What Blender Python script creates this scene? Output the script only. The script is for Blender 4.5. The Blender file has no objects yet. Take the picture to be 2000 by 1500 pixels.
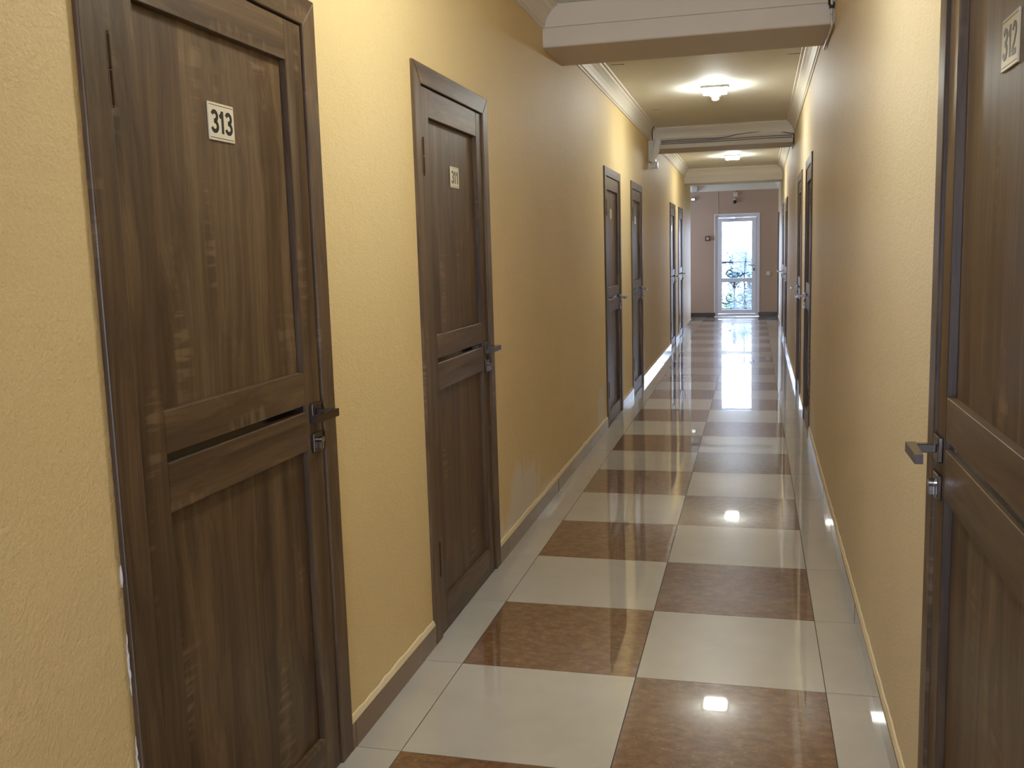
import bpy, bmesh, math, random
from mathutils import Matrix, Vector

random.seed(7)
S = bpy.context.scene
COL = S.collection

# ------------------------------------------------------------------ camera
FPX, CX, CY, CZ = 1853.62, 0.97394, -2.98560, 1.39989
YAW, PITCH, ROLL = 0.251799, -0.135589, -0.029293
fwd = Vector((-math.sin(YAW) * math.cos(PITCH), math.cos(YAW) * math.cos(PITCH), math.sin(PITCH)))
rgt = Vector((math.cos(YAW), math.sin(YAW), 0))
upv = rgt.cross(fwd)
r2 = math.cos(ROLL) * rgt + math.sin(ROLL) * upv
u2 = -math.sin(ROLL) * rgt + math.cos(ROLL) * upv
cam = bpy.data.cameras.new('camera')
cam.sensor_width = 36.0
cam.lens = FPX / 2000.0 * 36.0
cam.clip_start = 0.02
cam.clip_end = 300
cob = bpy.data.objects.new('camera', cam)
COL.objects.link(cob)
M = Matrix((r2, u2, -fwd)).transposed().to_4x4()
M.translation = Vector((CX, CY, CZ))
cob.matrix_world = M
S.camera = cob

# ------------------------------------------------------------------ light
SKY_STRENGTH = 15.0
LAMP_STRENGTH = 172.0
LAMP_COLOR = (0.96, 1.0, 0.95)
S.view_settings.view_transform = 'Standard'
S.view_settings.look = 'None'
S.view_settings.exposure = 0.42
S.view_settings.gamma = 1.0
S.view_settings.use_curve_mapping = False
S.cycles.use_denoising = True
S.cycles.max_bounces = 12
S.cycles.diffuse_bounces = 6
S.cycles.glossy_bounces = 5
S.cycles.transparent_max_bounces = 10
S.cycles.sample_clamp_indirect = 8.0
S.cycles.caustics_reflective = False
S.cycles.caustics_refractive = False

world = bpy.data.worlds.new('overcast_sky')
S.world = world
world.use_nodes = True
bg = world.node_tree.nodes['Background']
bg.inputs[0].default_value = (0.64, 0.73, 1.0, 1)
bg.inputs[1].default_value = SKY_STRENGTH


def portal(loc, rot, sx, sy):
    l = bpy.data.lights.new('daylight_portal', 'AREA')
    l.shape = 'RECTANGLE'
    l.size, l.size_y = sx, sy
    l.cycles.is_portal = True
    o = bpy.data.objects.new('daylight_portal', l)
    o.location, o.rotation_euler = loc, rot
    COL.objects.link(o)


portal((0.63, 17.24, 1.04), (-math.pi / 2, 0, 0), 0.8, 2.0)
portal((0.6, -5.76, 1.30), (math.pi / 2, 0, 0), 1.25, 2.0)
portal((-2.33, 16.2, 1.55), (0, -math.pi / 2, 0), 1.4, 1.25)

# ------------------------------------------------------------------ layout
KL, KR = -0.0028, 0.0050                       # the two walls run slightly apart
XL = lambda y: -0.148 + KL * y                 # wall surfaces
XR = lambda y: 1.350 + KR * y
Y0, Y1 = -5.6, 17.1                            # back wall, end wall
YC = 15.3                                      # the left wall ends here
LOBX = -2.2
ZC, ZB, ZE = 2.74, 2.515, 2.66                 # ceiling, beam underside, ceiling at the end
H = 2.06                                       # architrave top
DW, DA = 0.90, 0.07                            # door outer width, architrave width
BEAMS = [(-3.35, -2.8), (2.3, 2.85), (7.95, 8.5), (13.65, 14.2)]
LD = [-1.0825, 0.59, 4.90, 6.60, 11.07, 12.65]   # door centres along the walls
RD = [-1.285, 4.62, 6.25, 10.86, 12.62, 16.45]

# ------------------------------------------------------------------ materials
def srgb(r, g, b):
    f = lambda c: (c / 255 / 12.92) if c / 255 <= 0.04045 else ((c / 255 + 0.055) / 1.055) ** 2.4
    return (f(r), f(g), f(b), 1)


class NT:
    def __init__(s, name):
        s.m = bpy.data.materials.new(name)
        s.m.use_nodes = True
        s.t = s.m.node_tree
        s.b = s.t.nodes['Principled BSDF']

    def n(s, typ, **kw):
        nd = s.t.nodes.new(typ)
        for k, v in kw.items():
            if k[0] == 'i' and k[1:].isdigit():
                nd.inputs[int(k[1:])].default_value = v
            elif k in nd.inputs.keys():
                nd.inputs[k].default_value = v
            else:
                setattr(nd, k, v)
        return nd

    def l(s, a, b):
        s.t.links.new(a, b)

    def math(s, op, a, b=None):
        nd = s.n('ShaderNodeMath', operation=op)
        for i, v in enumerate((a, b)):
            if v is None:
                continue
            if isinstance(v, (int, float)):
                nd.inputs[i].default_value = v
            else:
                s.l(v, nd.inputs[i])
        return nd.outputs[0]

    def noise(s, vec, scale, detail=3, rough=0.5, dist=0.0):
        nd = s.n('ShaderNodeTexNoise')
        nd.inputs['Scale'].default_value = scale
        nd.inputs['Detail'].default_value = detail
        nd.inputs['Roughness'].default_value = rough
        nd.inputs['Distortion'].default_value = dist
        s.l(vec, nd.inputs['Vector'])
        return nd.outputs['Fac']

    def ramp(s, fac, stops):
        nd = s.n('ShaderNodeValToRGB')
        e = nd.color_ramp.elements
        while len(e) < len(stops):
            e.new(0.5)
        for i, (p, c) in enumerate(stops):
            e[i].position = p
            e[i].color = c
        s.l(fac, nd.inputs[0])
        return nd.outputs[0]

    def mix(s, fac, a, b, mode='MIX'):
        nd = s.n('ShaderNodeMix', data_type='RGBA', blend_type=mode)
        for i, v in ((0, fac), (6, a), (7, b)):
            if isinstance(v, (int, float)) or isinstance(v, tuple):
                nd.inputs[i].default_value = v
            else:
                s.l(v, nd.inputs[i])
        return nd.outputs[2]

    def bump(s, hgt, strength, dist):
        nd = s.n('ShaderNodeBump')
        nd.inputs['Strength'].default_value = strength
        nd.inputs['Distance'].default_value = dist
        s.l(hgt, nd.inputs['Height'])
        s.l(nd.outputs[0], s.b.inputs['Normal'])

    def pos(s):
        return s.n('ShaderNodeNewGeometry').outputs['Position']

    def obj(s, scale=(1, 1, 1), shift=True):
        tc = s.n('ShaderNodeTexCoord').outputs['Object']
        mp = s.n('ShaderNodeMapping')
        mp.inputs['Scale'].default_value = scale
        s.l(tc, mp.inputs[0])
        if not shift:
            return mp.outputs[0]
        oi = s.n('ShaderNodeObjectInfo').outputs['Random']
        k = s.math('MULTIPLY', oi, 37.0)
        ad = s.n('ShaderNodeVectorMath', operation='ADD')
        s.l(mp.outputs[0], ad.inputs[0])
        s.l(k, ad.inputs[1])
        return ad.outputs[0]


def plain(name, col, rough=0.5, metal=0.0, spec=0.5, coat=0.0):
    a = NT(name)
    a.b.inputs['Base Color'].default_value = col
    a.b.inputs['Roughness'].default_value = rough
    a.b.inputs['Metallic'].default_value = metal
    a.b.inputs['Specular IOR Level'].default_value = spec
    a.b.inputs['Coat Weight'].default_value = coat
    return a.m


def wall_mat(name, c1, c2, patches):
    a = NT(name)
    p = a.pos()
    big = a.noise(p, 1.3, 4, 0.6)
    col = a.ramp(big, [(0.3, c1), (0.7, c2)])
    fine = a.noise(p, 240, 2)
    col = a.mix(0.10, col, a.ramp(fine, [(0.3, srgb(150, 115, 60)), (0.7, srgb(245, 225, 170))]))
    sx = a.n('ShaderNodeSeparateXYZ')
    a.l(p, sx.inputs[0])
    wob = a.noise(p, 7.0, 5, 0.65)
    stretch = a.n('ShaderNodeMapping')
    stretch.inputs['Scale'].default_value = (9, 9, 1.6)
    a.l(p, stretch.inputs[0])
    streak = a.noise(stretch.outputs[0], 1.6, 3)
    for yc, zc, ry, rz, amt in patches:
        u = a.math('DIVIDE', a.math('SUBTRACT', sx.outputs[1], yc), ry)
        v = a.math('DIVIDE', a.math('SUBTRACT', sx.outputs[2], zc), rz)
        d = a.math('ADD', a.math('MULTIPLY', u, u), a.math('MULTIPLY', v, v))
        d = a.math('ADD', d, a.math('MULTIPLY', a.math('SUBTRACT', wob, 0.5), 1.6))
        d = a.math('ADD', d, a.math('MULTIPLY', a.math('SUBTRACT', streak, 0.5), 2.2))
        mask = a.ramp(d, [(0.55, (amt, amt, amt, 1)), (1.0, (0, 0, 0, 1))])
        col = a.mix(mask, col, srgb(226, 216, 200))
    a.l(col, a.b.inputs['Base Color'])
    a.b.inputs['Roughness'].default_value = 0.55
    a.b.inputs['Specular IOR Level'].default_value = 0.35
    h = a.math('ADD', a.noise(p, 130, 3, 0.6), a.math('MULTIPLY', a.noise(p, 28, 2), 0.6))
    a.bump(h, 0.5, 0.005)
    return a.m


def wood_mat(name, axis):
    a = NT(name)
    s = (30, 30, 1.1) if axis == 'z' else (30, 1.1, 30)
    v = a.obj(s)
    warp = a.noise(a.obj((3, 3, 1.0) if axis == 'z' else (3, 1.0, 3)), 1.5, 2)
    vm = a.n('ShaderNodeVectorMath', operation='ADD')
    a.l(v, vm.inputs[0])
    k = a.math('MULTIPLY', warp, 3.0)
    a.l(k, vm.inputs[1])
    vec = vm.outputs[0]
    g1 = a.noise(vec, 0.55, 4, 0.6, 0.4)
    g2 = a.noise(vec, 2.6, 3, 0.6)
    g3 = a.noise(vec, 9.0, 2, 0.6)
    f = a.math('ADD', a.math('MULTIPLY', g1, 0.62), a.math('ADD', a.math('MULTIPLY', g2, 0.26), a.math('MULTIPLY', g3, 0.12)))
    col = a.ramp(f, [(0.30, srgb(44, 30, 18)), (0.44, srgb(74, 55, 36)), (0.56, srgb(97, 76, 52)), (0.72, srgb(126, 103, 74))])
    # pale cross flecks of the oak print
    fl = a.noise(a.obj((7, 7, 60) if axis == 'z' else (7, 60, 7)), 1.0, 2)
    fm = a.noise(a.obj((9, 9, 2) if axis == 'z' else (9, 2, 9)), 1.1, 2)
    fk = a.math('MULTIPLY', a.ramp(fl, [(0.48, (0, 0, 0, 1)), (0.62, (1, 1, 1, 1))]), a.ramp(fm, [(0.60, (0, 0, 0, 1)), (0.68, (1, 1, 1, 1))]))
    col = a.mix(a.math('MULTIPLY', fk, 0.35), col, srgb(150, 126, 96))
    a.l(col, a.b.inputs['Base Color'])
    a.b.inputs['Roughness'].default_value = 0.42
    a.b.inputs['Specular IOR Level'].default_value = 0.45
    a.bump(g3, 0.10, 0.0008)
    return a.m


def tile_mat(name, kind):
    a = NT(name)
    p = a.pos()
    if kind == 'brown':
        n1 = a.noise(a.obj((1, 1.5, 1)), 24, 6, 0.72)
        col = a.ramp(n1, [(0.32, srgb(96, 65, 40)), (0.5, srgb(120, 86, 56)), (0.68, srgb(142, 107, 74))])
        sp = a.noise(a.obj((1, 2.0, 1)), 52, 3, 0.6)
        col = a.mix(a.ramp(sp, [(0.62, (0, 0, 0, 1)), (0.70, (.7, .7, .7, 1))]), col, srgb(72, 46, 25))
        sp2 = a.noise(a.obj((1.3, 2.0, 1)), 44, 2, 0.6)
        col = a.mix(a.ramp(sp2, [(0.27, (.6, .6, .6, 1)), (0.35, (0, 0, 0, 1))]), col, srgb(178, 146, 108))
    else:
        n1 = a.noise(a.obj(), 5, 4, 0.6)
        col = a.ramp(n1, [(0.3, srgb(186, 180, 169)), (0.7, srgb(196, 190, 179))])
    a.l(col, a.b.inputs['Base Color'])
    smear = a.noise(p, 2.2, 4, 0.6)
    a.l(a.ramp(smear, [(0.3, (.29, .29, .29, 1)), (0.7, (.33, .33, .33, 1))]), a.b.inputs['Roughness'])
    a.b.inputs['Specular IOR Level'].default_value = 0.18
    a.b.inputs['Coat Weight'].default_value = 1.0
    a.b.inputs['Coat Roughness'].default_value = 0.02
    a.b.inputs['Coat IOR'].default_value = 1.55
    nd = a.n('ShaderNodeBump')
    nd.inputs['Strength'].default_value = 0.10
    nd.inputs['Distance'].default_value = 0.0035
    a.l(a.noise(p, 3.2, 2), nd.inputs['Height'])
    a.l(nd.outputs[0], a.b.inputs['Normal'])
    a.l(nd.outputs[0], a.b.inputs['Coat Normal'])
    return a.m


M_WL = wall_mat('yellow_plaster', srgb(225, 199, 144), srgb(230, 205, 152),
                [(1.52, 0.12, 0.46, 0.26, 0.85), (4.15, 0.18, 0.20, 0.22, 0.9), (2.1, 0.04, 0.3, 0.10, 0.7)])
M_WR = wall_mat('yellow_plaster_peach_cast', srgb(221, 201, 165), srgb(226, 207, 172),  # same yellow paint, with the peach cast of the light put into its colour
                [(3.75, 0.16, 0.30, 0.22, 0.6)])
M_WE = wall_mat('dull_beige_plaster', srgb(190, 164, 148), srgb(195, 169, 153), [])
M_CEIL = NT('white_ceiling_paint')
_p = M_CEIL.pos()
M_CEIL.l(M_CEIL.ramp(M_CEIL.noise(_p, 1.5, 4), [(0.3, srgb(233, 230, 218)), (0.7, srgb(240, 237, 227))]), M_CEIL.b.inputs['Base Color'])
M_CEIL.b.inputs['Roughness'].default_value = 0.7
M_CEIL.bump(M_CEIL.noise(_p, 60, 3), 0.12, 0.002)
M_CEIL = M_CEIL.m
M_BEAM = plain('white_beam_paint', srgb(217, 207, 193), 0.6)
M_TRIM = plain('white_cornice_paint', srgb(230, 223, 208), 0.55)
M_WZ = wood_mat('oak_laminate_upright', 'z')
M_WY = wood_mat('oak_laminate_across', 'y')
M_BROWN = tile_mat('brown_polished_tile', 'brown')
M_WHITE = tile_mat('white_polished_tile', 'white')
M_GROUT = plain('dark_grout', srgb(74, 62, 50), 0.8)
M_SKIRT = plain('brown_skirting_tile', srgb(112, 86, 62), 0.16, coat=0.3)
M_CREAM = plain('cream_filler', srgb(226, 208, 170), 0.8)
M_FOAM = plain('chipped_white_plaster', srgb(206, 198, 190), 0.8)
M_DARK = plain('dark_gap', srgb(34, 26, 22), 0.8)
M_GLASSK = plain('dark_lacquered_glass', srgb(30, 22, 17), 0.08)
M_NICKEL = plain('dark_brushed_nickel', srgb(110, 100, 94), 0.25, 1.0)
M_CHROME = plain('polished_chrome', srgb(196, 192, 190), 0.15, 1.0)
M_HINGE = plain('bronze_hinge', srgb(74, 58, 44), 0.4, 1.0)
M_PLATE = plain('cream_gloss_plate', srgb(222, 213, 190), 0.12, coat=0.6)
M_INK = plain('black_ink', srgb(22, 20, 20), 0.4)
M_PLAST = plain('white_plastic', srgb(214, 210, 200), 0.35)
M_PVC = plain('white_pvc', srgb(228, 229, 240), 0.2)
M_CABLE = plain('grey_cable', srgb(96, 88, 76), 0.5)
M_BLACK = plain('black_plastic', srgb(22, 20, 20), 0.35)
M_RED = plain('dark_red_plastic', srgb(96, 46, 40), 0.35)
M_IRON = plain('black_wrought_iron', srgb(30, 36, 44), 0.9, 0.0, 0.05)
M_CONC = plain('balcony_concrete', srgb(150, 146, 140), 0.8)
M_BARK = plain('tree_bark', srgb(84, 70, 58), 0.9)
M_ASPH = plain('garden_ground', srgb(120, 132, 96), 0.9)


def leaf_mat(name, c1, c2):
    a = NT(name)
    a.l(a.ramp(a.noise(a.pos(), 1.7, 3), [(0.3, c1), (0.7, c2)]), a.b.inputs['Base Color'])
    a.b.inputs['Roughness'].default_value = 0.5
    return a.m


M_LEAF = leaf_mat('blue_green_leaves', srgb(44, 74, 86), srgb(62, 92, 96))
M_LEAF2 = leaf_mat('light_green_leaves', srgb(64, 92, 76), srgb(84, 108, 84))


def pane_mat():
    a = NT('window_glass')
    t = a.t
    fr = a.n('ShaderNodeFresnel')
    fr.inputs[0].default_value = 1.45
    tr = a.n('ShaderNodeBsdfTransparent')
    tr.inputs[0].default_value = (0.93, 0.97, 0.97, 1)
    gl = a.n('ShaderNodeBsdfGlossy')
    gl.inputs['Roughness'].default_value = 0.02
    mx = a.n('ShaderNodeMixShader')
    a.l(fr.outputs[0], mx.inputs[0])
    a.l(tr.outputs[0], mx.inputs[1])
    a.l(gl.outputs[0], mx.inputs[2])
    a.l(mx.outputs[0], t.nodes['Material Output'].inputs[0])
    return a.m


M_PANE = pane_mat()


def emit_mat(name, col, st):
    a = NT(name)
    a.b.inputs['Base Color'].default_value = (0.9, 0.9, 0.9, 1)
    a.b.inputs['Emission Color'].default_value = (*col, 1)
    a.b.inputs['Emission Strength'].default_value = st
    return a.m


M_LED = emit_mat('led_diffuser', LAMP_COLOR, LAMP_STRENGTH)
M_EXIT = emit_mat('lit_sign_face', (0.95, 1.0, 1.0), 1.3)


# ------------------------------------------------------------------ mesh helpers
class G:
    """collects solids for one mesh"""
    def __init__(s):
        s.bm = bmesh.new()

    def box(s, x0, x1, y0, y1, z0, z1, bev=0.0, seg=1):
        x0, x1 = min(x0, x1), max(x0, x1)
        y0, y1 = min(y0, y1), max(y0, y1)
        v = [s.bm.verts.new((x, y, z)) for x in (x0, x1) for y in (y0, y1) for z in (z0, z1)]
        fs = [s.bm.faces.new([v[i] for i in q]) for q in
              ((0, 1, 3, 2), (4, 6, 7, 5), (0, 4, 5, 1), (2, 3, 7, 6), (0, 2, 6, 4), (1, 5, 7, 3))]
        if bev:
            es = list({e for f in fs for e in f.edges})
            bmesh.ops.bevel(s.bm, geom=es, offset=bev, segments=seg, affect='EDGES', profile=0.5)
        return s

    def prism(s, pts, axis, a, b, bev=0.0):
        """polygon pts (2D) extruded along axis from a to b"""
        def mk(p, t):
            return {'x': (t, p[0], p[1]), 'y': (p[0], t, p[1]), 'z': (p[0], p[1], t)}[axis]
        A = [s.bm.verts.new(mk(p, a)) for p in pts]
        B = [s.bm.verts.new(mk(p, b)) for p in pts]
        n = len(pts)
        fs = [s.bm.faces.new(A), s.bm.faces.new(B[::-1])]
        for i in range(n):
            fs.append(s.bm.faces.new((A[i], B[i], B[(i + 1) % n], A[(i + 1) % n])))
        if bev:
            es = list(fs[1].edges)
            bmesh.ops.bevel(s.bm, geom=es, offset=bev, segments=2, affect='EDGES', profile=0.5)
        return s

    def hexa(s, q):
        """eight corners: bottom ring then top ring"""
        v = [s.bm.verts.new(c) for c in q]
        for f in ((0, 3, 2, 1), (4, 5, 6, 7), (0, 1, 5, 4), (1, 2, 6, 5), (2, 3, 7, 6), (3, 0, 4, 7)):
            s.bm.faces.new([v[i] for i in f])
        return s

    def tube(s, pts, r, n=8, closed=False):
        pts = [Vector(p) for p in pts]
        rings = []
        for i, p in enumerate(pts):
            a = pts[max(i - 1, 0)]
            b = pts[min(i + 1, len(pts) - 1)]
            t = (b - a).normalized()
            u = t.cross(Vector((0, 0, 1)))
            if u.length < 0.05:
                u = t.cross(Vector((1, 0, 0)))
            u.normalize()
            w = t.cross(u)
            rr = r[i] if isinstance(r, (list, tuple)) else r
            rings.append([s.bm.verts.new(p + rr * (math.cos(2 * math.pi * k / n) * u + math.sin(2 * math.pi * k / n) * w)) for k in range(n)])
        for A, B in zip(rings, rings[1:]):
            for k in range(n):
                s.bm.faces.new((A[k], A[(k + 1) % n], B[(k + 1) % n], B[k]))
        s.bm.faces.new(rings[0][::-1])
        s.bm.faces.new(rings[-1])
        return s

    def lathe(s, prof, cx, cy, n=24):
        rings = []
        for r, z in prof:
            if r < 1e-6:
                rings.append([s.bm.verts.new((cx, cy, z))])
            else:
                rings.append([s.bm.verts.new((cx + r * math.cos(2 * math.pi * k / n), cy + r * math.sin(2 * math.pi * k / n), z)) for k in range(n)])
        for A, B in zip(rings, rings[1:]):
            for k in range(n):
                k2 = (k + 1) % n
                if len(A) == 1 and len(B) == 1:
                    continue
                if len(A) == 1:
                    s.bm.faces.new((A[0], B[k2], B[k]))
                elif len(B) == 1:
                    s.bm.faces.new((A[k], A[k2], B[0]))
                else:
                    s.bm.faces.new((A[k], A[k2], B[k2], B[k]))
        return s

    def build(s, name, mat, parent=None, smooth=False, loc=None, rz=0.0):
        bmesh.ops.recalc_face_normals(s.bm, faces=list(s.bm.faces))
        me = bpy.data.meshes.new(name)
        s.bm.to_mesh(me)
        s.bm.free()
        if smooth:
            for p in me.polygons:
                p.use_smooth = True
        me.materials.append(mat)
        o = bpy.data.objects.new(name, me)
        COL.objects.link(o)
        if parent is not None:
            o.parent = parent
        if loc is not None:
            o.location = loc
            o.rotation_euler = (0, 0, rz)
        return o


def empty(name, loc=(0, 0, 0), rz=0.0):
    o = bpy.data.objects.new(name, None)
    o.empty_display_size = 0.1
    COL.objects.link(o)
    o.location = loc
    o.rotation_euler = (0, 0, rz)
    return o


def tag(o, label, cat, group=None, kind=None):
    o['label'] = label
    o['category'] = cat
    if group:
        o['group'] = group
    if kind:
        o['kind'] = kind
    return o


# ------------------------------------------------------------------ walls
OP = DW / 2 - 0.02            # half the wall opening behind the architrave
OPH = H - 0.02


def wall(name, XF, sgn, ya, yb, doors, mat, label):
    """XF wall surface x(y); sgn +1 when the corridor lies towards +x"""
    def blk(g, d0, d1, y0, y1, z0, z1):
        q = []
        for z in (z0, z1):
            for y, d in ((y0, d0), (y1, d0), (y1, d1), (y0, d1)):
                q.append((XF(y) - sgn * d, y, z))
        g.hexa(q)
    g = G()
    y = ya
    for c in sorted(doors):
        blk(g, 0, 0.13, y, c - OP, 0, ZC)
        blk(g, 0, 0.13, c - OP, c + OP, OPH, ZC)
        y = c + OP
    blk(g, 0, 0.13, y, yb, 0, ZC)
    blk(g, 0.13, 0.25, ya, yb, 0, ZC)
    o = g.build(name, mat)
    return tag(o, label, 'wall', kind='structure')


wl = wall('wall_left', XL, 1, Y0, YC, LD, M_WL, 'yellow stippled plaster wall holding doors 313 and 311')
wr = wall('wall_right', XR, -1, Y0, Y1, RD, M_WR, 'yellow plaster wall with a painted-in peach light cast holding door 312')

# end wall with the balcony door opening
EX0, EX1, EZ1 = 0.195, 1.055, 2.07
g = G()
g.box(LOBX - 0.2, EX0, Y1, Y1 + 0.25, 0, ZC).box(EX1, 1.75, Y1, Y1 + 0.25, 0, ZC).box(EX0, EX1, Y1, Y1 + 0.25, EZ1, ZC)
tag(g.build('wall_end', M_WE), 'dull beige end wall around the white glazed balcony door', 'wall', kind='structure')
# side hall at the far end
g = G()
g.box(LOBX - 0.2, LOBX, YC - 0.2, 15.6, 0, ZC).box(LOBX - 0.2, LOBX, 16.8, Y1, 0, ZC)
g.box(LOBX - 0.2, LOBX, 15.6, 16.8, 0, 0.9).box(LOBX - 0.2, LOBX, 15.6, 16.8, 2.2, ZC)
tag(g.build('wall_side_hall', M_WE), 'beige wall closing the side hall by the balcony door', 'wall', kind='structure')
g = G()
g.box(LOBX, XL(YC) - 0.25, YC - 0.2, YC, 0, ZC)
tag(g.build('wall_side_hall_return', M_WE), 'beige return wall of the side hall behind the yellow wall', 'wall', kind='structure')
# back wall behind the camera with a window
WX0, WX1, WZ0, WZ1 = 0.0, 1.2, 0.3, 2.3
g = G()
g.box(-0.5, WX0, Y0 - 0.2, Y0, 0, ZC).box(WX1, 1.7, Y0 - 0.2, Y0, 0, ZC).box(WX0, WX1, Y0 - 0.2, Y0, 0, WZ0).box(WX0, WX1, Y0 - 0.2, Y0, WZ1, ZC)
tag(g.build('wall_back', M_WR), 'peach tinted yellow plaster wall with the corridor window behind the viewer', 'wall', kind='structure')


def window(name, loc, rz, label, hh=1.3):
    w = tag(empty(name, loc, rz), label, 'window', kind='structure')
    f = 0.06
    for bx in ((-.6, .6, 0, f), (-.6, .6, hh - f, hh), (-.6, -.6 + f, f, hh - f), (.6 - f, .6, f, hh - f), (-.035, .035, f, hh - f)):
        G().box(bx[0], bx[1], -.03, .03, bx[2], bx[3]).build('window_frame', M_PVC, w)
    for a, b in ((-.54, -.035), (.035, .54)):
        G().box(a, b, -.004, .004, f, hh - f).build('pane', M_PANE, w)
    G().box(-.65, .65, 0.122, 0.26, -.03, 0.0, .004).build('window_sill', M_PVC, w)


window('window_1', (0.6, Y0 - 0.12, WZ0), 0.0, 'white framed corridor window behind the viewer', 2.0)
window('window_2', (LOBX - 0.12, 16.2, 0.9), -math.pi / 2, 'white framed window of the side hall near the balcony door')

# ------------------------------------------------------------------ ceiling and beams
ce = G()
ce.box(-0.6, 1.75, Y0 - 0.2, BEAMS[3][1], ZC, ZC + 0.12)
ce = tag(ce.build('ceiling', M_CEIL), 'cream white plaster ceiling of the corridor bays', 'ceiling', kind='structure')
tag(G().box(LOBX - 0.2, 1.75, BEAMS[3][1] - 0.05, Y1 + 0.25, ZC + 0.0, ZC + 0.12).build('ceiling_end', M_CEIL),
    'dim ceiling over the far end by the balcony door', 'ceiling', kind='structure')
for (x, y, ang, ln) in ((0.005, 4.115, 0.05, .10), (1.25, 4.22, 0.06, .12), (0.05, 6.5, 0.0, .09)):
    G().prism([(-ln / 2, -.002), (ln / 2, -.006), (ln / 2, .006), (-ln / 2, .002)], 'z', ZC - 0.0015, ZC + .001).build('ceiling_crack', M_DARK, ce, loc=(x, y, 0), rz=ang)

BL = ['plain painted ceiling beam over the viewer', 'wide cream ceiling beam beyond door 311', 'cream ceiling beam with grey cables strung across it', 'cream ceiling beam nearest the balcony door']
for i, (a, b) in enumerate(BEAMS):
    g = G()
    q = []
    zb = ZB if i < 3 else ZB - 0.015
    for z in (zb, ZC):
        q += [(XL(a), a, z), (XL(b), b, z), (XR(b), b, z), (XR(a), a, z)]
    g.hexa(q)
    es = [e for e in g.bm.edges if all(v.co.z < ZB + .001 for v in e.verts) and abs(e.verts[0].co.y - e.verts[1].co.y) < .01]
    bmesh.ops.bevel(g.bm, geom=es, offset=0.012, segments=3, affect='EDGES', profile=0.5)
    tag(g.build('trim_%d' % (i + 1), M_BEAM), BL[i], 'beam', kind='structure')

PROF = [(0.0, .128), (.008, .128), (.010, .118), (.018, .112), (.024, .088), (.036, .060), (.054, .036), (.068, .024), (.071, .014), (.088, .012), (.090, 0.0)]


def cornice(name, path, z, closed, label):
    n = len(path)
    P = [Vector(p) for p in path]
    off = []
    for i in range(n):
        def nrm(a, b):
            d = (b - a).normalized()
            return Vector((-d.y, d.x))        # interior on the left hand of the path
        if closed or 0 < i < n - 1:
            n1 = nrm(P[(i - 1) % n], P[i])
            n2 = nrm(P[i], P[(i + 1) % n])
            m = (n1 + n2)
            m = m / m.dot(n1)
        else:
            m = nrm(P[0], P[1]) if i == 0 else nrm(P[-2], P[-1])
        off.append(m)
    g = G()
    rings = [[g.bm.verts.new((*(P[i] + off[i] * d), z - h)) for d, h in PROF] for i in range(n)]
    for i in range(n if closed else n - 1):
        A, B = rings[i], rings[(i + 1) % n]
        for k in range(len(PROF) - 1):
            g.bm.faces.new((A[k], A[k + 1], B[k + 1], B[k]))
    o = g.build(name, M_TRIM)
    return tag(o, label, 'cornice', kind='structure')


CL = ['white cornice around the ceiling bay over the viewer', 'white cornice around the ceiling bay above doors 313 and 311', 'white cornice around the ceiling bay holding the smoke detector', 'white cornice around the lit bay between the cable beam and the last beam']
bays = [(Y0, BEAMS[0][0]), (BEAMS[0][1], BEAMS[1][0]), (BEAMS[1][1], BEAMS[2][0]), (BEAMS[2][1], BEAMS[3][0])]
for i, (a, b) in enumerate(bays):
    if i == 1:      # here the beam has a flat fascia board; the cornice stops against it
        yf = b - .014
        cornice('trim_6', [(XL(yf), yf), (XL(a), a), (XR(a), a), (XR(yf), yf)], ZC, False, CL[i])
        fb = G().box(XL(b) + .001, XR(b) - .001, yf, b, 2.618, ZC - .001, .003, 2).build('fascia_board', M_BEAM)
        fb.parent = bpy.data.objects['trim_2']
    else:
        cornice('trim_%d' % (i + 5), [(XL(a), a), (XR(a), a), (XR(b), b), (XL(b), b)], ZC, True, CL[i])
a = BEAMS[3][1]
cornice('trim_9', [(XL(YC), YC), (XL(a), a), (XR(a), a), (XR(Y1), Y1), (LOBX, Y1), ], ZC - .06, False,
        'white cornice running along the end wall over the balcony door')

# ------------------------------------------------------------------ floor
fl = G()
fl.box(LOBX - 0.2, 1.75, Y0 - 0.2, Y1 + 0.25, -0.12, -0.004)
fl = tag(fl.build('floor', M_GROUT), 'polished checkerboard floor of brown and white tiles', 'floor', kind='structure')
GAP = 0.0014
meshes = {}


def sq(mat):
    g = G()
    g.box(-0.3 + GAP, 0.3 - GAP, -0.3 + GAP, 0.3 - GAP, -0.008, 0.0)
    o = g.build('floor_tile', mat)
    me = o.data
    bpy.data.objects.remove(o)
    return me


meshes['b'], meshes['w'] = sq(M_BROWN), sq(M_WHITE)


def tilt(o):
    o.rotation_euler.x += random.uniform(-1, 1) * 0.0010
    o.rotation_euler.y += random.uniform(-1, 1) * 0.0010


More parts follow.
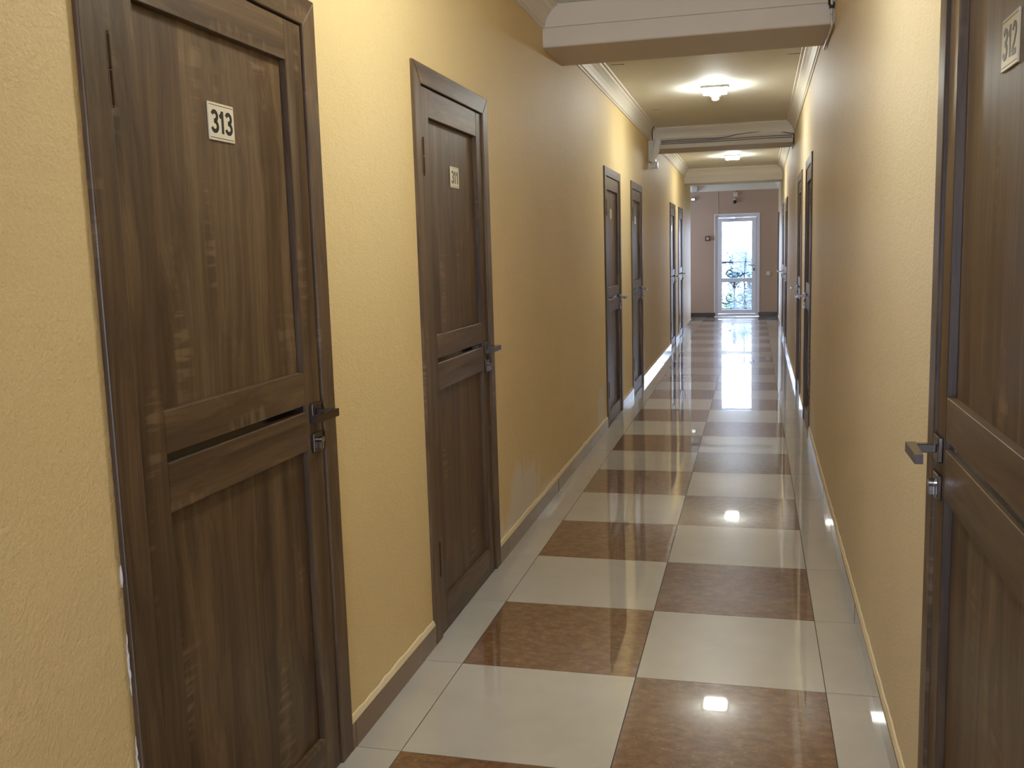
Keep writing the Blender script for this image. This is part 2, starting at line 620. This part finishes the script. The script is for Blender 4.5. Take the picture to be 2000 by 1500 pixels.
k0 = math.floor(Y0 / 0.6)
k1 = math.ceil(Y1 / 0.6)
for k in range(k0, k1):
    yc = 0.6 * k + 0.3
    last = k == k1 - 1
    ye = min(0.6 * (k + 1), Y1) if last else 0.6 * (k + 1)
    ys = max(0.6 * k, Y0)
    for c in (0, 1):
        brown = (k + c) % 2 == 0
        if last or k == k0:
            o = G().box(0.6 * c + GAP, 0.6 * c + 0.6 - GAP, ys + GAP, ye - GAP, -0.008, 0).build('floor_tile', M_BROWN if brown else M_WHITE, fl)
            continue
        o = bpy.data.objects.new('floor_tile', meshes['b' if brown else 'w'])
        COL.objects.link(o)
        o.parent = fl
        o.location = (0.6 * c + 0.3, yc, 0)
        tilt(o)
    a, b = ys + GAP, ye - GAP
    # border tiles, cut to the wall
    for side in (0, 1):
        if side == 0:
            if b > YC:
                o = G().box(LOBX + .01, -0.6 - GAP, a, b, -0.008, 0).build('floor_tile', M_WHITE, fl)
                xa0 = xa1 = -0.6 + GAP
            else:
                xa0, xa1 = XL(a) + .002, XL(b) + .002
            xb0 = xb1 = -GAP
        else:
            xa0 = xa1 = 1.2 + GAP
            xb0, xb1 = XR(a) - .002, XR(b) - .002
        g = G()
        g.hexa([(xa0, a, -.008), (xb0, a, -.008), (xb1, b, -.008), (xa1, b, -.008),
                (xa0, a, 0), (xb0, a, 0), (xb1, b, 0), (xa1, b, 0)])
        g.build('floor_tile', M_WHITE, fl)
# thresholds: tile under each door leaf
for XF, sg, doors in ((XL, 1, LD), (XR, -1, RD)):
    for c in doors:
        x = XF(c)
        G().box(x + sg * .001, x - sg * .128, c - OP + .002, c + OP - .002, -.004, -.001).build('floor_tile', M_WHITE, fl)


# ------------------------------------------------------------------ baseboards
BH, BT = 0.076, 0.011


def baseboard(name, XF, sg, ya, yb, doors, label):
    """cream filler bead on top, with one tile strip per floor row below it"""
    spans = []
    y = ya
    for c in sorted(doors):
        spans.append((y, c - DW / 2 - .001))
        y = c + DW / 2 + .001
    spans.append((y, yb))
    g = G()
    for a, b in spans:
        if b - a < .01:
            continue
        n = max(2, int((b - a) / 0.04))
        prev = None
        for i in range(n + 1):
            yy = a + (b - a) * i / n
            x = XF(yy)
            top = BH + 0.017 + random.uniform(-.004, .005)
            ring = [g.bm.verts.new(v) for v in ((x - sg * .001, yy, BH - .004), (x + sg * (BT - .0015), yy, BH - .004),
                                                (x + sg * (BT - .002), yy, BH + .002), (x + sg * .004, yy, top), (x - sg * .001, yy, top + .003))]
            if prev:
                for q in range(5):
                    g.bm.faces.new((prev[q], prev[(q + 1) % 5], ring[(q + 1) % 5], ring[q]))
            else:
                g.bm.faces.new(ring)
            prev = ring
        g.bm.faces.new(prev[::-1])
    base = tag(g.build(name, M_CREAM), label, 'baseboard', kind='structure')
    for a, b in spans:
        if b - a < .01:
            continue
        cuts = [a] + [0.6 * k for k in range(math.ceil(a / .6), math.floor(b / .6) + 1) if a + .02 < 0.6 * k < b - .02] + [b]
        for u, v in zip(cuts, cuts[1:]):
            u2_, v2_ = u + .0012, v - .0012
            j = random.uniform(-.0008, .0008)
            q = []
            for z in (0.0, BH):
                for yy, d in ((u2_, .0005), (v2_, .0005), (v2_, BT + j), (u2_, BT + j)):
                    q.append((XF(yy) + sg * d, yy, z))
            G().hexa(q).build('baseboard_tile', M_SKIRT, base)


baseboard('baseboard_left', XL, 1, Y0, YC, LD, 'brown tile skirting with cream filler along the yellow wall')
baseboard('baseboard_right', XR, -1, Y0, Y1 - .012, RD, 'brown tile skirting with cream filler along the wall of door 312')
be = empty('baseboard_end', (0, Y1, 0))
tag(be, 'dark skirting at the foot of the end wall beside the balcony door', 'baseboard', kind='structure')
M_SKD = plain('dark_skirting_tile', srgb(70, 52, 44), 0.3)
for a, b in ((-2.19, -1.5), (-1.498, -.9), (-.898, -.3), (-.298, EX0 - .002), (EX1 + .002, XR(Y1) - .002)):
    G().box(a, b, -.012, -.0005, 0, .085, .001).build('baseboard_tile', M_SKD, be)


# ------------------------------------------------------------------ doors
SW = 0.083


def make_door(m, dz=0.0):
    """local frame: X out of the wall, handle on the m*Y side, origin at floor centre on the wall face"""
    d = empty('door_1')
    w2 = DW / 2
    for s in (-1, 1):
        g = G()
        g.prism([(s * w2, 0), (s * (w2 - DA), 0), (s * (w2 - DA), H - DA), (s * w2, H)], 'x', -.004, .0115, .003)
        g.build('architrave', M_WZ, d)
        G().box(-.125, -.0045, s * OP, s * (w2 - DA), 0, H - DA).build('door_jamb', M_WZ, d)
    g = G()
    g.prism([(-w2, H), (-w2 + DA, H - DA), (w2 - DA, H - DA), (w2, H)], 'x', -.004, .0115, .003)
    g.build('architrave', M_WY, d)
    G().box(-.125, -.0045, -OP, OP, H - DA, OPH).build('door_jamb', M_WY, d)
    lw = w2 - DA - .003
    lx0, lx1 = -.038, .004
    zt = H - DA - .003
    for s in (-1, 1):
        G().box(lx0, lx1, s * lw, s * (lw - SW), .008, zt, .0015).build('stile', M_WZ, d)
    iw = lw - SW - .0003
    for z0, z1 in ((1.888, zt), (1.031 + dz, 1.116 + dz), (.912 + dz, 1.012 + dz), (.008, .118)):
        G().box(lx0 + .002, lx1 - .0006, -iw, iw, z0, z1, .0012).build('rail', M_WY, d)
    for z0, z1 in ((1.1163 + dz, 1.8877), (.1183, .9117 + dz)):
        G().box(lx0 + .006, lx1 - .017, -iw, iw, z0, z1).build('panel', M_WZ, d)
    G().box(lx0 + .010, lx1 - .009, -iw, iw, 1.0123 + dz, 1.0307 + dz).build('glass_strip', M_GLASSK, d)
    # hinges
    for zc in (1.745, .30):
        hy = -m * (lw + .0015)
        hg = G()
        hg.tube([(.0095, hy, zc - .06), (.0095, hy, zc - .002)], .0055, 10).tube([(.0095, hy, zc + .002), (.0095, hy, zc + .06)], .0055, 10)
        hg.tube([(.0095, hy, zc - .066), (.0095, hy, zc - .0605)], .004, 8).tube([(.0095, hy, zc + .0605), (.0095, hy, zc + .066)], .004, 8)
        hg.build('hinge', M_HINGE, d)
    # handle
    hy = m * (lw - .040)
    hz = 1.006 + dz
    h = G().box(lx1, lx1 + .010, hy - .026, hy + .026, hz - .026, hz + .026, .002, 2).build('door_handle', M_NICKEL, d)
    g = G()
    g.box(lx1 + .010, .068, hy - .009, hy + .009, hz - .009, hz + .009, .0015)
    e0, e1 = hy + m * .010, hy - m * .118
    g.hexa([(.050, e0, hz - .010), (.070, e0, hz - .010), (.070, e1, hz - .009), (.055, e1, hz - .009),
            (.050, e0, hz + .010), (.070, e0, hz + .010), (.070, e1, hz + .010), (.055, e1, hz + .010)])
    g.build('lever', M_NICKEL, h)
    lz = .928 + dz
    k = G().box(lx1, lx1 + .009, hy - .026, hy + .026, lz - .026, lz + .026, .002, 2).build('lock_plate', M_NICKEL, d)
    g = G()
    g.tube([(lx1 + .009, hy, lz + .006), (lx1 + .022, hy, lz + .006)], .0086, 16)
    g.box(lx1 + .009, lx1 + .021, hy - .005, hy + .005, lz - .018, lz + .004, .001)
    g.build('lock_cylinder', M_CHROME, k)
    return d


def copy_tree(o, parent=None):
    c = o.copy()
    COL.objects.link(c)
    c.parent = parent
    for ch in o.children:
        copy_tree(ch, c)
    return c


PX = .004 - .017        # panel face


def digit_strokes():
    """2D centre lines of the digits on a 0.6 x 1 cell"""
    def arc(cx, cy, rx, ry, a0, a1, n=12):
        return [(cx + rx * math.cos(math.radians(a0 + (a1 - a0) * i / n)), cy + ry * math.sin(math.radians(a0 + (a1 - a0) * i / n))) for i in range(n + 1)]
    three = [arc(.30, .735, .205, .195, 160, -90, 14) + arc(.29, .285, .235, .215, 90, -165, 16)[0:]]
    one = [[(.13, .73), (.26, .80), (.35, .93)], [(.36, 0.0), (.36, 1.0)]]
    two = [arc(.30, .72, .21, .21, 170, -25, 12) + [(.36, .42), (.14, .20), (.07, .08)], [(.05, .07), (.55, .07)]]
    return {'3': three, '1': one, '2': two}


STROKES = digit_strokes()


def numeral(ch, y0, z0, hgt, x, parent):
    wdt = .092 * hgt
    g = G()
    for li, st in enumerate(STROKES[ch]):
        P = [Vector((p[0] * hgt, p[1] * hgt)) for p in st]
        L, R = [], []
        for i, p in enumerate(P):
            t = (P[min(i + 1, len(P) - 1)] - P[max(i - 1, 0)]).normalized()
            n = Vector((-t.y, t.x)) * wdt
            L.append(p + n)
            R.append(p - n)
        for lay in (0.0,):
            xx = x + .0003 + li * .00005
            vl = [g.bm.verts.new((xx, y0 + p.x, z0 + p.y)) for p in L]
            vr = [g.bm.verts.new((xx, y0 + p.x, z0 + p.y)) for p in R]
            for i in range(len(P) - 1):
                g.bm.faces.new((vl[i], vl[i + 1], vr[i + 1], vr[i]))
    # thin ink film: give it a back side as well
    r = bmesh.ops.extrude_face_region(g.bm, geom=list(g.bm.faces))
    bmesh.ops.translate(g.bm, vec=(-.0004, 0, 0), verts=[v for v in r['geom'] if isinstance(v, bmesh.types.BMVert)])
    return g.build('numeral', M_INK, parent)


def number_plate(d, yc, text, zc=1.703, tilt_=0.0):
    g = G()
    g.box(PX, PX + .0035, yc - .0505, yc + .0505, zc - .040, zc + .040, .0008)
    p = g.build('number_plate', M_PLATE, d)
    if text:
        hgt = .048
        x0 = yc - 0.87 * hgt
        for i, ch in enumerate(text):
            numeral(ch, x0 + i * .575 * hgt, zc - hgt / 2, hgt, PX + .0036, p)
        for zz in (zc + .0345, zc - .0345):
            G().box(PX + .0034, PX + .0038, yc - .047, yc + .047, zz - .0006, zz + .0006).build('plate_line', M_INK, p)
    return p


proto = {1: make_door(1), -1: make_door(-1)}
proto312 = make_door(-1, -.019)
DOORS = [
    (1, LD[0], '313', 'brown oak laminate room door with a 313 number plate', .008),
    (1, LD[1], '311', 'brown oak laminate room door with a 311 number plate', .03),
    (1, LD[2], '', 'brown room door in the yellow wall, first one past the wide cream beam', -.02),
    (1, LD[3], '', 'brown room door in the yellow wall just before the curved wall unit', .0),
    (1, LD[4], '', 'brown room door in the yellow wall, first one past the cable beam', .0),
    (1, LD[5], '', 'brown room door in the yellow wall nearest the side hall', .0),
    (-1, RD[0], '312', 'brown oak laminate room door with a 312 number plate', .038),
    (-1, RD[1], '', 'brown room door in the peach wall, first one after door 312', .0),
    (-1, RD[2], '', 'brown room door in the peach wall, second one after door 312', .0),
    (-1, RD[3], '', 'brown room door in the peach wall, first one past the cable beam', .0),
    (-1, RD[4], '', 'brown room door in the peach wall across from the one nearest the side hall', .0),
    (-1, RD[5], '', 'brown room door in the peach wall beside the balcony door', .0),
]
seen = {}
for i, (m, c, num, lab, py) in enumerate(DOORS):
    if num == '312':
        d = proto312
        m312 = d, py, num
    else:
        d = proto[m] if m not in seen else copy_tree(proto[m])
        seen.setdefault(m, []).append((d, py, num))
    d.name = 'door_%d' % (i + 1)
    if m == 1:
        d.location = (XL(c), c, 0)
        d.rotation_euler = (0, 0, -math.atan(KL))
    else:
        d.location = (XR(c), c, 0)
        d.rotation_euler = (0, 0, math.pi - math.atan(KR))
    if num == '313':
        d.scale = (1, 1.027, 1)
    tag(d, lab, 'door', kind='structure')
for m in seen:
    for d, py, num in seen[m] + ([m312] if m == -1 else []):
        number_plate(d, py, num)

# chipped plaster along the hinge-side architraves
def plaster_chip(y, XF, sg, za, zb):
    """one ragged sliver of bare plaster against the architrave edge"""
    g = G()
    n = max(4, int((zb - za) / .008))
    prev = None
    for i in range(n + 1):
        z = za + (zb - za) * i / n
        env = math.sin(math.pi * min(1, max(0, i / n))) ** .6
        wv = .0006 + env * random.uniform(.002, .007)
        pr = .0008 + env * random.uniform(.001, .0045)
        x = XF(y)
        ring = [g.bm.verts.new(v) for v in ((x - sg * .002, y - wv, z), (x + sg * pr, y - wv * .6, z), (x + sg * pr * .8, y - .0008, z), (x - sg * .002, y - .0008, z))]
        if prev:
            for q in range(4):
                g.bm.faces.new((prev[q], prev[(q + 1) % 4], ring[(q + 1) % 4], ring[q]))
        else:
            g.bm.faces.new(ring)
        prev = ring
    g.bm.faces.new(prev[::-1])
    return g


for yc, za, zb, half in ((LD[0], .2, .86, DW / 2 * 1.027), (LD[1], .12, 2.03, DW / 2)):
    z = za
    while z < zb:
        ln = random.uniform(.025, .16)
        plaster_chip(yc - half, XL, 1, z, min(zb, z + ln)).build('plaster_chip', M_FOAM, wl)
        z += ln + random.uniform(.004, .10)

# ------------------------------------------------------------------ balcony door in the end wall
bd = tag(empty('door_13', ((EX0 + EX1) / 2, Y1 + .06, 0)), 'white framed glazed balcony door in the end wall', 'door', kind='structure')
hw = (EX1 - EX0) / 2
fr = .055


def ring_frame(name, w, z0, z1, t, ya, yb, mat, par, bev=.003):
    for nm, bx in (('a', (-w, -w + t, z0, z1)), ('b', (w - t, w, z0, z1)), ('c', (-w + t, w - t, z0, z0 + t)), ('d', (-w + t, w - t, z1 - t, z1))):
        G().box(bx[0], bx[1], ya, yb, bx[2], bx[3], bev).build(name, mat, par)


ring_frame('door_frame', hw - .001, 0, EZ1 - .001, fr, -.035, .035, M_PVC, bd)
ring_frame('reveal_trim', hw + .022, 0.0, EZ1 + .022, .024, -.066, -.0605, M_PVC, bd, .001)
ring_frame('sash', hw - fr + .004, fr + .006, EZ1 - fr - .004, .083, -.05, .02, M_PVC, bd)
sw = hw - fr + .004 - .083
G().box(-sw, sw, -.048, .018, .705, .788, .003).build('transom_bar', M_PVC, bd)
for z0, z1 in ((fr + .089, .705), (.788, EZ1 - fr - .087)):
    G().box(-sw, sw, -.010, -.004, z0, z1).build('pane', M_PANE, bd)
hx = hw - fr - .035
hh = G().box(hx - .016, hx + .016, -.062, -.05, .90, 1.10, .003).build('door_handle', M_PVC, bd)
g = G()
g.tube([(hx, -.06, 1.04), (hx, -.095, 1.04)], .009, 10).tube([(hx + .008, -.092, 1.04), (hx - .06, -.094, 1.043), (hx - .115, -.092, 1.05)], .009, 10)
g.build('lever', M_CHROME, hh)
G().box(hx - .012, hx + .012, -.066, -.061, .93, .985, .002).build('lock_cylinder', M_BLACK, hh)
cl = G().box(-.23, -.03, -.085, -.0515, 1.985, 2.03, .004).build('door_closer', M_CHROME, bd)
G().tube([(-.13, -.075, 1.983), (-.135, -.075, 1.965), (-.03, -.07, 1.955), (.02, -.058, 1.955)], .007, 8).build('closer_arm', M_PVC, cl)
G().box(-hw - .02, hw + .02, -.075, -.06, 0.0, .012, .002).build('threshold', M_CHROME, bd)

# ------------------------------------------------------------------ ceiling lights and detector
def ceiling_light(x, y, label):
    t = tag(empty('ceiling_light', (x, y, ZC)), label, 'light', 'small ceiling lights of the corridor')
    G().box(-.112, .112, -.078, .078, -.020, 0, .004, 2).build('base_plate', M_PLAST, t)
    G().box(-.097, .097, -.062, .062, -.060, -.020, .008, 2).build('diffuser', M_LED, t)


ceiling_light(.64, -.45, 'small lit ceiling light between doors 313 and 312')
ceiling_light(.645, 5.38, 'small lit ceiling light beside the round smoke detector')
ceiling_light(.655, 11.55, 'small lit ceiling light between the cable beam and the last beam')

t = tag(empty('smoke_detector', (.632, 5.86, ZC)), 'round white smoke detector on the ceiling behind the light', 'smoke detector')
G().lathe([(0, 0), (.05, 0), (.05, -.012), (.046, -.018), (0, -.018)], 0, 0).build('base', M_PLAST, t, True)
G().lathe([(0, -.018), (.036, -.018), (.036, -.034), (.028, -.044), (.012, -.05), (0, -.051)], 0, 0).build('dome', M_PLAST, t, True)

# ------------------------------------------------------------------ wall unit and cables at the cable beam
yb2 = BEAMS[2][0]
t = tag(empty('wall_unit', (XL(7.8), 7.8, 2.31)), 'white plastic unit with a curved cover on the yellow wall below the cornice', 'wall unit')
G().box(.001, .080, -.025, .075, .055, .285, .004).build('back_box', M_PLAST, t)
G().box(.022, .105, -.040, .050, -.012, .054, .004).build('lower_box', M_PLAST, t)
outer, inner = [], []
for i in range(15):
    u = i / 14
    outer.append((.142 - .085 * u ** 2.2, .296 - .258 * u))
    inner.append((.084 - .068 * u ** 1.9, .290 - .228 * u))
G().prism(outer + inner[::-1], 'y', -.026, -.085, .006).build('curved_cover', M_PLAST, t, False)

yw = yb2 - .012


def cable(pts, r, label, mat=M_CABLE):
    # Catmull-Rom through the given points
    P = [Vector(p) for p in pts]
    P = [P[0] * 2 - P[1]] + P + [P[-1] * 2 - P[-2]]
    out = []
    for i in range(1, len(P) - 2):
        for k in range(8):
            u = k / 8
            a, b, c, d = P[i - 1:i + 3]
            out.append(0.5 * ((2 * b) + (c - a) * u + (2 * a - 5 * b + 4 * c - d) * u * u + (3 * b - a - 3 * c + d) * u ** 3))
    out.append(P[-2])
    return tag(G().tube(out, r, 6).build('cable', mat, smooth=True), label, 'cable', 'cables on the ceiling beams')


xr2, xl2 = XR(yw), XL(yw)
cable([(xl2 + .13, yw, 2.602), (.30, yw, 2.604), (.62, yw, 2.602), (.80, yw - .004, 2.628), (1.0, yw - .006, 2.642), (1.2, yw, 2.636), (xr2 - .02, yw, 2.600)], .0045,
      'grey cable bowed upward along the face of the cable beam')
cable([(xl2 + .13, yw, 2.586), (.4, yw, 2.584), (.8, yw, 2.588), (1.1, yw, 2.590), (xr2 - .03, yw, 2.588)], .004,
      'middle of three grey cables along the face of the cable beam')
cable([(xl2 + .13, yw, 2.568), (.4, yw, 2.566), (.8, yw, 2.568), (1.1, yw, 2.570), (xr2 - .03, yw, 2.566)], .004,
      'lowest of three grey cables along the face of the cable beam')
cable([(xr2 - .012, yw, 2.606), (xr2 - .013, yw - .004, 2.56), (xr2 - .016, yw + .002, 2.505), (XR(8.2) - .014, 8.2, 2.503), (XR(8.55) - .012, 8.55, 2.504)], .006,
      'dark cable bending under the cable beam beside the peach wall', M_BLACK)
cable([(XL(7.6) + .09, 7.62, 2.735), (XL(7.68) + .06, 7.68, 2.70), (XL(7.76) + .05, 7.74, 2.66), (XL(7.78) + .05, 7.77, 2.597)], .005,
      'dark cable dropping from the cornice into the curved wall unit', M_BLACK)
y1b, y1e = BEAMS[1]
cable([(XR(2.0) - .03, 2.0, 2.725), (XR(2.2) - .02, 2.185, 2.70), (XR(2.28) - .016, 2.262, 2.60), (XR(2.28) - .016, 2.285, 2.56), (XR(2.3) - .014, 2.292, 2.503),
       (XR(2.5) - .014, 2.5, 2.503), (XR(2.9) - .014, 2.88, 2.503)], .007,
      'white cable wrapped around the wide cream beam by the peach wall', M_PLAST)
t = tag(empty('cable_clip', (XR(2.27) - .014, 2.272, 2.60)), 'dark cable clip on the wide cream beam beside the peach wall', 'cable clip')
G().box(-.014, .010, -.016, .012, -.016, .04, .003).build('clip_body', M_BLACK, t)
G().tube([(-.018, -.004, .0), (-.018, -.004, .028)], .004, 8).build('clip_pin', M_CHROME, t)

# ------------------------------------------------------------------ fittings on the end wall
ye = Y1
t = tag(empty('camera_bracket_box', (.60, ye, 2.43)), 'small white junction box on the end wall above the balcony door', 'junction box')
G().box(-.04, .04, -.045, -.0005, 0, .085, .004).build('box_body', M_PLAST, t)
G().box(-.034, .034, -.048, -.045, .008, .077, .001).build('box_lid', M_PLAST, t)
t = tag(empty('security_camera', (.582, ye, 2.32)), 'small black dome security camera above the balcony door', 'camera')
G().box(-.022, .022, -.05, -.0005, .03, .07, .004).build('mount', M_PLAST, t)
G().lathe([(0, .03), (.03, .03), (.036, .012), (.033, -.012), (.02, -.030), (0, -.036)], 0, -.045, 20).build('dome', M_BLACK, t, True)
t = tag(empty('fire_call_point', (.04, ye, 1.56)), 'small red framed call point on the end wall beside the balcony door', 'call point')
ring_frame('call_point_frame', .046, 0, .092, .02, -.05, -.0005, M_RED, t, .002)
G().box(-.0255, .0255, -.044, -.0005, .0205, .0715, .001).build('call_point_glass', M_PLAST, t)
t = tag(empty('light_switch', (1.25, ye, .828)), 'white light switch on the end wall beside the balcony door', 'switch')
G().box(-.041, .041, -.010, -.0005, 0, .082, .003).build('switch_plate', M_PLAST, t)
G().box(-.028, .028, -.0145, -.0101, .013, .069, .002).build('rocker', M_PLAST, t)
t = tag(empty('emergency_light', (-.25, ye, 2.375)), 'small lit emergency lamp on the end wall near the side hall', 'emergency lamp')
G().box(-.05, .05, -.04, -.0005, 0, .06, .004).build('lamp_body', M_BLACK, t)
G().box(-.036, .036, -.046, -.0402, .01, .05, .002).build('lamp_face', M_EXIT, t)
t = tag(empty('junction_box', (-.21, ye - .09, 2.555)), 'white cable box under the end wall cornice near the side hall', 'junction box')
G().box(-.055, .055, -.06, .0895, 0, .10, .004).build('box_body', M_PLAST, t)
G().box(-.046, .046, -.064, -.0602, .01, .09, .001).build('box_lid', M_PLAST, t)
cable([(.245, ye - .006, 2.555), (.243, ye - .006, 2.4), (.244, ye - .006, 2.2), (.245, ye - .006, 2.10)], .004,
      'thin white cable running down to the balcony door frame', M_PLAST)
cable([(.60, ye - .008, 2.555), (.60, ye - .008, 2.53), (.60, ye - .01, 2.516)], .004,
      'short white cable feeding the junction box above the balcony door', M_PLAST)

# ------------------------------------------------------------------ balcony and outdoors
tag(G().box(-1.6, 2.8, Y1 + .25, 18.45, -.22, -.03).build('balcony_slab', M_CONC), 'grey concrete balcony slab outside the glazed door', 'balcony', kind='structure')
ry = 18.3
t = tag(empty('balcony_railing', (.555, ry, -.03)), 'black wrought iron balcony railing with scrollwork outside the glazed door', 'railing')
G().box(-1.8, 1.8, -.022, .022, 1.105, 1.145, .004).build('top_rail', M_IRON, t)
G().box(-1.8, 1.8, -.012, .012, .10, .125, .002).build('bottom_rail', M_IRON, t)
for px in (-1.44, -.96, -.30 - .3, .21, .66, 1.2):
    G().box(px - .013, px + .013, -.013, .013, .0, 1.105, .001).build('post', M_IRON, t)


def spiral(cx, cz, r0, r1, a0, a1, n=22):
    return [(cx + (r0 + (r1 - r0) * i / n) * math.cos(math.radians(a0 + (a1 - a0) * i / n)), 0,
             cz + (r0 + (r1 - r0) * i / n) * math.sin(math.radians(a0 + (a1 - a0) * i / n))) for i in range(n + 1)]


for ox in (-1.0, 0.0, 1.0):
    for s in (-1, 1):
        for base in (
            spiral(.10, .36, .115, .035, 180, 520),                                     # foot scroll
            [(0, 0, .40), (.012, 0, .55), (.05, 0, .66), (.12, 0, .72), (.20, 0, .74), (.255, 0, .70)],   # leaf
            [(0, 0, .42), (.006, 0, .60), (.025, 0, .74), (.06, 0, .80)],
            spiral(.0, .80, .20, .19, 15, 90, 12),                                      # arch
            spiral(.10, .90, .085, .02, -90, 300),
            [(.10, 0, .245), (.17, 0, .22), (.24, 0, .24), (.30, 0, .30)],
        ):
            G().tube([(ox + s * p[0], p[1], p[2]) for p in base], .013, 6).build('scroll', M_IRON, t, True)
    G().tube([(ox, 0, .125), (ox, 0, .78)], .014, 6).build('stem', M_IRON, t, True)


def tree(name, loc, crown, rad, n, mat, label, trunk_to):
    t = tag(empty(name, loc), label, 'tree')
    g = G()
    g.tube([(0, 0, 0), (.05, .02, trunk_to * .5), (-.03, 0, trunk_to)], [.16, .12, .05], 8)
    for i in range(9):
        a = random.uniform(0, 6.28)
        z = trunk_to * random.uniform(.5, .95)
        e = (crown[0] + rad[0] * .75 * math.cos(a), crown[1] + rad[1] * .75 * math.sin(a), crown[2] + rad[2] * random.uniform(-.5, .7))
        g.tube([(0, 0, z), (e[0] * .5, e[1] * .5, (z + e[2]) / 2 + .1), e], [.05, .03, .012], 6)
    g.build('trunk', M_BARK, t, True)
    V, F = [], []
    clumps = []
    for i in range(46):
        while True:
            p = Vector((random.uniform(-1, 1), random.uniform(-1, 1), random.uniform(-1, 1)))
            if p.length < 1:
                break
        clumps.append((Vector((crown[0] + p.x * rad[0], crown[1] + p.y * rad[1], crown[2] + p.z * rad[2])), random.uniform(.16, .34)))
    for i in range(n):
        c, r = random.choice(clumps)
        p = c + Vector((random.gauss(0, 1), random.gauss(0, 1), random.gauss(0, 1))) * r * .55
        q = Matrix.Rotation(random.uniform(0, 6.28), 3, 'Z') @ Matrix.Rotation(random.uniform(0, 3.1), 3, 'X')
        s = random.uniform(.022, .045)
        b = len(V)
        for v in ((-s * 1.6, 0, 0), (0, -s * .55, s * .12), (s * 1.6, 0, 0), (0, s * .55, s * .12)):
            V.append(tuple(p + q @ Vector(v)))
        F += [(b, b + 1, b + 2, b + 3)]
    me = bpy.data.meshes.new('foliage')
    me.from_pydata(V, [], F)
    me.materials.append(mat)
    o = bpy.data.objects.new('foliage', me)
    COL.objects.link(o)
    o.parent = t
    o['kind'] = 'stuff'


tree('tree', (.85, 25.5, -8.0), (0.22, 0, 8.45), (.80, 0.9, 1.55), 12000, M_LEAF, 'blue green tree rising beyond the balcony railing', 8.6)
tree('tree', (-.4, 28.5, -8.0), (.1, 0, 6.9), (1.4, 1.0, 1.3), 10000, M_LEAF2, 'light green tree low behind the balcony railing', 7.0)
tag(G().box(-40, 40, 18.9, 90, -8.3, -8.0).build('ground', M_ASPH), 'grey green garden ground far below the balcony', 'ground', kind='structure')
